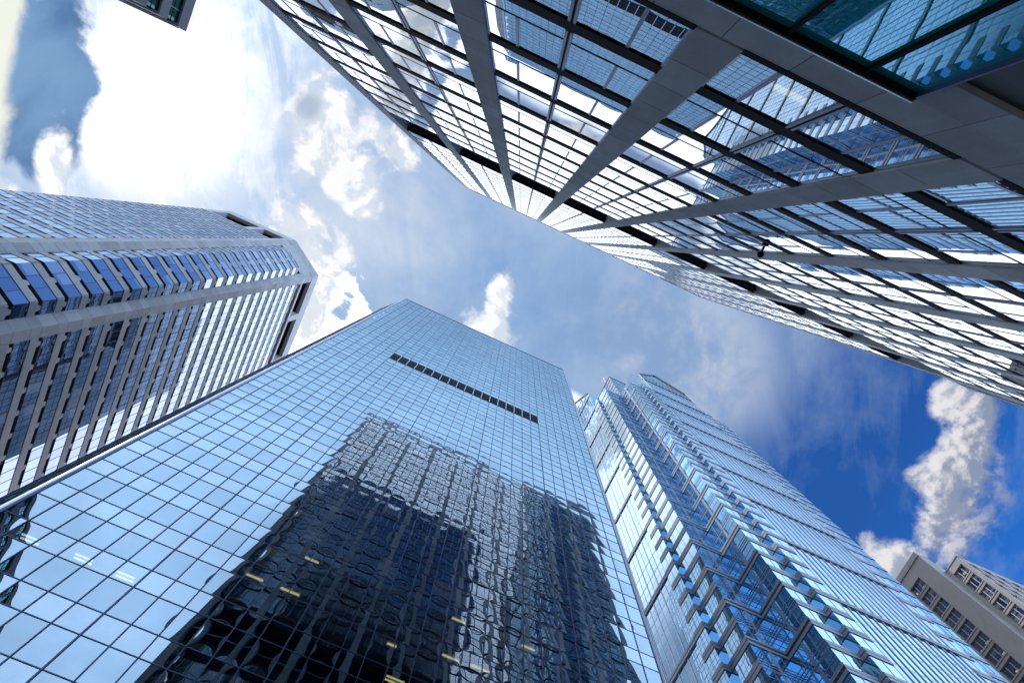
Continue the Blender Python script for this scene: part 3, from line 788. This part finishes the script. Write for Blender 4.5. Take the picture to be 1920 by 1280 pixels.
# ================================================================== 6  small stone block with teal windows, upper left
T6 = thing('office_block', 'blue-grey stone block corner with teal ribbon windows, cut off at the top left', 'office block', (-45.7, -5.4, GZ))
H6 = 71.5
fa = F((-45.7, -5.4), (-45.7, -40), (1, 0)); fb6 = F((-75, -5.4), (-45.7, -5.4), (0, 1))
m = MB(); w6 = []
heads = [69.85 - 3.5 * i for i in range(20)]
for f, c0, c1 in ((fa, 0.0, 0.32), (fb6, 0.32, 0.0)):
    EL = f.L if f is fa else f.L - 0.803
    f.box(m, 0.0, EL, -0.8, 0.0, heads[0], H6 - 0.003, M_stone6)
    for i, zh in enumerate(heads):
        zb = zh - 2.05; nz = heads[i + 1] if i + 1 < len(heads) else GZ
        f.box(m, 0.0, EL, -0.8, 0.0, nz, zb, M_stone6)
        w = MB(); fr = MB()
        s = 0.3 if f is fa else 0.5
        e = f.L - 0.3 if f is fa else f.L - 0.9
        npn = int((e - s) / 1.3)
        for q in range(npn):
            a, b = s + (e - s) * q / npn, s + (e - s) * (q + 1) / npn
            f.quad(w, a, b, -0.32, zb, zh, M_teal6)
            if q: f.box(fr, a - 0.04, a + 0.04, -0.36, -0.24, zb, zh, M_trim if q % 2 else M_dark6)
        f.box(fr, s, e, -0.4, -0.2, zb, zb + 0.07, M_trim); f.box(fr, s, e, -0.4, -0.22, zh - 0.12, zh, M_dark6)
        f.box(fr, s, e, -0.36, -0.28, zb + 0.95, zb + 1.02, M_dark6)
        w6.append((w, {'window_frame': fr}))
    for q in range(0, 6):
        s = q * 7.3
        if s + 1.4 < f.L and q: f.box(m, s, s + 1.3, -0.6, 0.02, GZ, heads[0], M_stone6)
for z in (H6 - 0.5, H6 - 1.1): fb6.box(m, 0, fb6.L - 0.81, -0.1, 0.08, z, z + 0.22, M_dark6)
m.build('wall', T6); emit(T6, 'ribbon_window', w6)
m = MB(); m.box((-75, -40, GZ), (-46.55, -6.25, H6 - 0.4), M_inner); m.box((-75, -40, H6 - 0.38), (-46.0, -5.7, H6 - 0.1), M_stone6); m.build('body', T6)

# ================================================================== small camera on the column tower
xs_ = 2.50 * D1; zc_ = 6.45 * D1
T7 = thing('security_camera', 'small round black security camera fixed beside a concrete column on the overhead tower', 'camera', (xs_, -D1, zc_))
m = MB()
for k in range(6):
    a0, a1 = k * math.pi / 12, (k + 1) * math.pi / 12
    for i in range(14):
        b0, b1 = 2 * math.pi * i / 14, 2 * math.pi * (i + 1) / 14
        R_ = 0.19
        P = [(xs_ + R_ * math.cos(a) * math.cos(b), -D1 + 0.28 + R_ * math.cos(a) * math.sin(b), zc_ - R_ * math.sin(a)) for a, b in ((a0, b0), (a0, b1), (a1, b1), (a1, b0))]
        m.poly(P, M_black)
m.cyl(xs_, -D1 + 0.28, zc_, zc_ + 0.2, 0.21, M_frame1, 16)
m.build('housing', T7)
m = MB(); m.box((xs_ - 0.06, -D1 - 0.19, zc_ + 0.05), (xs_ + 0.06, -D1 + 0.3, zc_ + 0.17), M_frame1); m.build('bracket', T7)

# ================================================================== sky and light
SUN = Vector((-0.75, -0.02, 1.0)).normalized()
sl = bpy.data.lights.new('sun', 'SUN'); sl.energy = 2.0; sl.angle = math.radians(0.5); sl.color = (1.0, 0.97, 0.93)
so = bpy.data.objects.new('sun', sl); COL.objects.link(so); so.rotation_euler = (-SUN).to_track_quat('-Z', 'Y').to_euler(); so.location = (0, 0, 300)

W = bpy.data.worlds.new('World'); SC.world = W; W.use_nodes = True
t = NT(W.node_tree); t.N.clear()
out = t.n('ShaderNodeOutputWorld')
sky = t.n('ShaderNodeTexSky'); sky.sky_type = 'NISHITA'; sky.sun_disc = False
sky.sun_elevation = math.asin(SUN[2]); sky.sun_rotation = math.atan2(SUN[0], SUN[1]); sky.altitude = 300; sky.air_density = 1.0; sky.dust_density = 0.6; sky.ozone_density = 2.0
D = t.n('ShaderNodeTexCoord').outputs['Generated']; dx, dy, dz = t.sep(D)
zc2 = t.m('MAXIMUM', dz, 0.08)
gx = t.m('DIVIDE', dx, zc2); gy = t.m('DIVIDE', dy, zc2); G = t.xyz(gx, gy)
n1 = t.noise(G, 2.7, 8, 0.58, 0.4)
nA = t.noise(G, 8.0, 9, 0.60, 0.25)
nB = t.noise(t.vm('ADD', G, (-0.018, 0.004, 0.0)), 8.0, 9, 0.60, 0.25)
n2 = t.m('MULTIPLY_ADD', t.m('SUBTRACT', nA, 0.5), 1.6, 0.5)
n3 = t.noise(t.vm('ADD', G, (5.3, 2.1, 0.0)), 6.0, 6, 0.55, 0.2)
ca, sa = math.cos(math.radians(62)), math.sin(math.radians(62))
rs = t.xyz(t.m('MULTIPLY', t.m('ADD', t.m('MULTIPLY', gx, ca), t.m('MULTIPLY', gy, sa)), 1.6), t.m('MULTIPLY', t.m('SUBTRACT', t.m('MULTIPLY', gy, ca), t.m('MULTIPLY', gx, sa)), 5.5))
n4 = t.noise(rs, 2.2, 8, 0.62, 0.9)
def lin(r, g_, b):
    f = lambda c: (c / 255 / 12.92) if c / 255 <= 0.04045 else ((c / 255 + 0.055) / 1.055) ** 2.4
    return (f(r), f(g_), f(b))
nd = t.vm('SCALE', sky.outputs[0], sc=0.12)
col = t.mix(1.0, nd, (0.22, 0.70, 1.42), 'MULTIPLY')
col = t.mix(t.smooth(gx, 0.75, 1.15, 0.0, 0.6), col, lin(40, 122, 222))
col = t.mix(t.smooth(gx, 0.60, 0.25, 0.0, 0.92), col, lin(112, 158, 212))
# thin veil, streaked
vb = t.smooth(gx, 0.64, 0.30, 0.02, 0.52)
vb = t.m('ADD', vb, t.m('MULTIPLY', t.m('SUBTRACT', nA, 0.5), 0.35))
vf = t.m('ADD', vb, t.m('MULTIPLY', t.m('SUBTRACT', n1, 0.5), t.smooth(gx, 0.75, 0.3, 0.9, 2.0))); vf = t.m('ADD', vf, t.m('MULTIPLY', t.m('SUBTRACT', n4, 0.5), 0.55), clamp=True)
vcol = t.mix(t.smooth(gx, 0.15, -0.45), lin(188, 207, 230), lin(238, 244, 253))
col = t.mix(t.m('MULTIPLY', vf, 0.92), col, vcol)
gb = t.smooth(t.m('ADD', t.vm('LENGTH', t.vm('MULTIPLY', t.vm('SUBTRACT', G, (0.36, 0.07, 0.0)), (1.0, 1.5, 1.0))), t.m('ADD', t.m('MULTIPLY', t.m('SUBTRACT', n1, 0.5), 0.5), t.m('MULTIPLY', t.m('SUBTRACT', nA, 0.5), 0.12))), 0.27, 0.05)
gcol = t.mix(t.smooth(t.m('ADD', n1, t.m('MULTIPLY', t.m('SUBTRACT', nA, 0.5), 0.7)), 0.36, 0.64), lin(138, 166, 206), lin(206, 215, 228))
col = t.mix(t.m('MULTIPLY', gb, 0.88), col, gcol)
# added brightness in the hidden sky behind the office tower, lighting concrete and glass
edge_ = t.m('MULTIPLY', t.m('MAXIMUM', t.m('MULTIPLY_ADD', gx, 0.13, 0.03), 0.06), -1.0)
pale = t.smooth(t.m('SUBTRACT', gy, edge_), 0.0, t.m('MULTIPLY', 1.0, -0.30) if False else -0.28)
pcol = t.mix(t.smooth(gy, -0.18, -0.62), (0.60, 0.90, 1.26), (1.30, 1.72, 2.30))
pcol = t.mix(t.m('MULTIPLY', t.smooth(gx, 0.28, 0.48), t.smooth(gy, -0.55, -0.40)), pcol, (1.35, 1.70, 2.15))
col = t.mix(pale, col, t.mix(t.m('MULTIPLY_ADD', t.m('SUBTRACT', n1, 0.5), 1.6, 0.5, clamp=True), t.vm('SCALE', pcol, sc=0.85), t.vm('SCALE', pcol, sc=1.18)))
deep2 = t.smooth(t.vm('LENGTH', t.vm('SUBTRACT', G, (0.14, -0.78, 0.0))), 0.42, 0.16)
col = t.mix(t.m('MULTIPLY', deep2, 0.92), col, (0.14, 0.38, 1.0))
# unseen sky behind the blue towers, made brighter for white reflections and fill
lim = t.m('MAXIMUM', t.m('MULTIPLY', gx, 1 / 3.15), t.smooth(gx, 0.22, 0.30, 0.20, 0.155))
sky_boost = t.smooth(t.m('ADD', t.m('ADD', t.m('SUBTRACT', gy, lim), t.m('MULTIPLY', t.m('SUBTRACT', nA, 0.5), t.smooth(gx, -0.1, -0.2, 0.0, 0.45))), t.m('MULTIPLY', t.m('SUBTRACT', n3, 0.5), 0.04)), 0.0, 0.035)
sky_boost = t.m('MULTIPLY', sky_boost, t.smooth(gx, -0.62, -0.42))
col = t.mix(t.m('MULTIPLY', sky_boost, 0.96), col, (2.5, 2.6, 2.95))
# thin cloud lit by the sun behind it
ds = t.vm('LENGTH', t.vm('MULTIPLY', t.vm('SUBTRACT', G, (-0.66, 0.06, 0.0)), (1.0, 1.1, 1.0)))
gf = t.smooth(t.m('ADD', ds, t.m('ADD', t.m('MULTIPLY', t.m('SUBTRACT', n1, 0.5), 0.55), t.m('MULTIPLY', t.m('SUBTRACT', n4, 0.5), 0.45))), 0.37, 0.02)
core_ = t.m('MAXIMUM', t.smooth(ds, 0.24, 0.10), t.smooth(t.m('ADD', n4, t.m('MULTIPLY', t.m('SUBTRACT', nA, 0.5), 0.5)), 0.40, 0.60))
col = t.mix(gf, col, t.mix(core_, lin(206, 226, 252), (1.6, 1.6, 1.62)))
def blob(cx_, cy_, rx, ry, ang, k=0.9, e0=0.12, e1=0.40, nz=None):
    c_, s_ = math.cos(math.radians(ang)), math.sin(math.radians(ang))
    u = t.m('SUBTRACT', gx, cx_); v = t.m('SUBTRACT', gy, cy_)
    a = t.m('DIVIDE', t.m('ADD', t.m('MULTIPLY', u, c_), t.m('MULTIPLY', v, s_)), rx)
    b = t.m('DIVIDE', t.m('SUBTRACT', t.m('MULTIPLY', v, c_), t.m('MULTIPLY', u, s_)), ry)
    d = t.m('SQRT', t.m('ADD', t.m('MULTIPLY', a, a), t.m('MULTIPLY', b, b)))
    q = t.m('ADD', t.m('SUBTRACT', 1.0, d), t.m('MULTIPLY', t.m('SUBTRACT', nz if nz is not None else n2, 0.5), k * 2))
    return t.smooth(q, e0, e1)
# dark gap between clouds beside the sun
dk = blob(-0.835, 0.10, 0.095, 0.24, -9, 0.55, 0.05, 0.36)
col = t.mix(dk, col, t.mix(t.smooth(n1, 0.3, 0.7), lin(34, 78, 138), lin(128, 166, 208)))
# cream edge at the far left
cr = t.smooth(t.m('ADD', t.m('MULTIPLY', t.m('SUBTRACT', gx, t.m('MULTIPLY', gy, 0.12)), -1.0), t.m('MULTIPLY', t.m('SUBTRACT', n2, 0.5), 0.05)), 0.885, 0.915)
col = t.mix(cr, col, t.mix(n3, lin(236, 240, 226), lin(252, 252, 244)))
# cumulus puffs: ragged edges, lit from the sun's side
def mx(a, b): return b if a is None else t.m('MAXIMUM', a, b)
lit = t.smooth(t.m('SUBTRACT', nA, nB), -0.035, 0.045)
cm = None
for args in ((-0.785, 0.225, 0.04, 0.09, -8, 0.8), (-0.845, 0.30, 0.06, 0.05, 0, 0.9), (-0.385, -0.03, 0.08, 0.11, 20, 0.9), (-0.32, 0.03, 0.06, 0.07, 40, 1.0), (-0.28, 0.06, 0.04, 0.035, 20, 1.0),
             (-0.235, -0.04, 0.07, 0.035, 20, 1.2), (-0.335, 0.14, 0.085, 0.06, 25, 1.0), (-0.275, 0.165, 0.02, 0.035, 0, 0.9), (-0.285, 0.285, 0.055, 0.085, 20, 1.0),
             (0.008, 0.12, 0.030, 0.085, -14, 0.9), (0.02, 0.175, 0.07, 0.05, 20, 1.0)):
    cm = mx(cm, blob(*args, e0=0.06, e1=0.50))
ccol = t.mix(t.m('MULTIPLY_ADD', lit, 0.75, t.m('MULTIPLY', t.smooth(n3, 0.4, 0.6), 0.25)), lin(214, 224, 238), (1.05, 1.05, 1.05))
col = t.mix(cm, col, ccol)
cg_ = blob(-0.41, -0.05, 0.035, 0.04, 20, 0.6, 0.1, 0.7); col = t.mix(t.m('MULTIPLY', cg_, 0.8), col, lin(170, 188, 212))
cr_ = None
for args in ((0.825, -0.05, 0.05, 0.05, 20, 0.7), (0.885, -0.06, 0.06, 0.06, 0, 0.7), (0.90, 0.03, 0.095, 0.12, -6, 0.7), (0.945, 0.14, 0.085, 0.13, 10, 0.7), (0.90, 0.25, 0.11, 0.07, 10, 0.7)):
    cr_ = mx(cr_, blob(*args, e0=0.06, e1=0.56))
sh2 = t.smooth(t.m('ADD', t.m('MULTIPLY', t.m('SUBTRACT', gx, t.m('MULTIPLY', gy, 0.25)), 3.4), t.m('MULTIPLY', t.smooth(t.m('SUBTRACT', nA, nB), -0.09, 0.09), -0.5)), 2.40, 3.05)
col = t.mix(cr_, col, t.mix(sh2, lin(232, 230, 234), lin(140, 152, 178)))
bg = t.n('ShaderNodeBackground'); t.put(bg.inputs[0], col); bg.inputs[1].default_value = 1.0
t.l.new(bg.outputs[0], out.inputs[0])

# ------------------------------------------------------------------ render settings
SC.view_settings.view_transform = 'Standard'; SC.view_settings.look = 'None'; SC.view_settings.exposure = 0.0; SC.view_settings.gamma = 1.0
SC.cycles.use_denoising = True
SC.cycles.max_bounces = 10; SC.cycles.glossy_bounces = 6; SC.cycles.transparent_max_bounces = 10; SC.cycles.diffuse_bounces = 3
SC.cycles.sample_clamp_indirect = 6.0
for o in list(bpy.data.objects):
    if '_base' in o: del o['_base']
    if o.type == 'MESH' and o.parent is None: pass
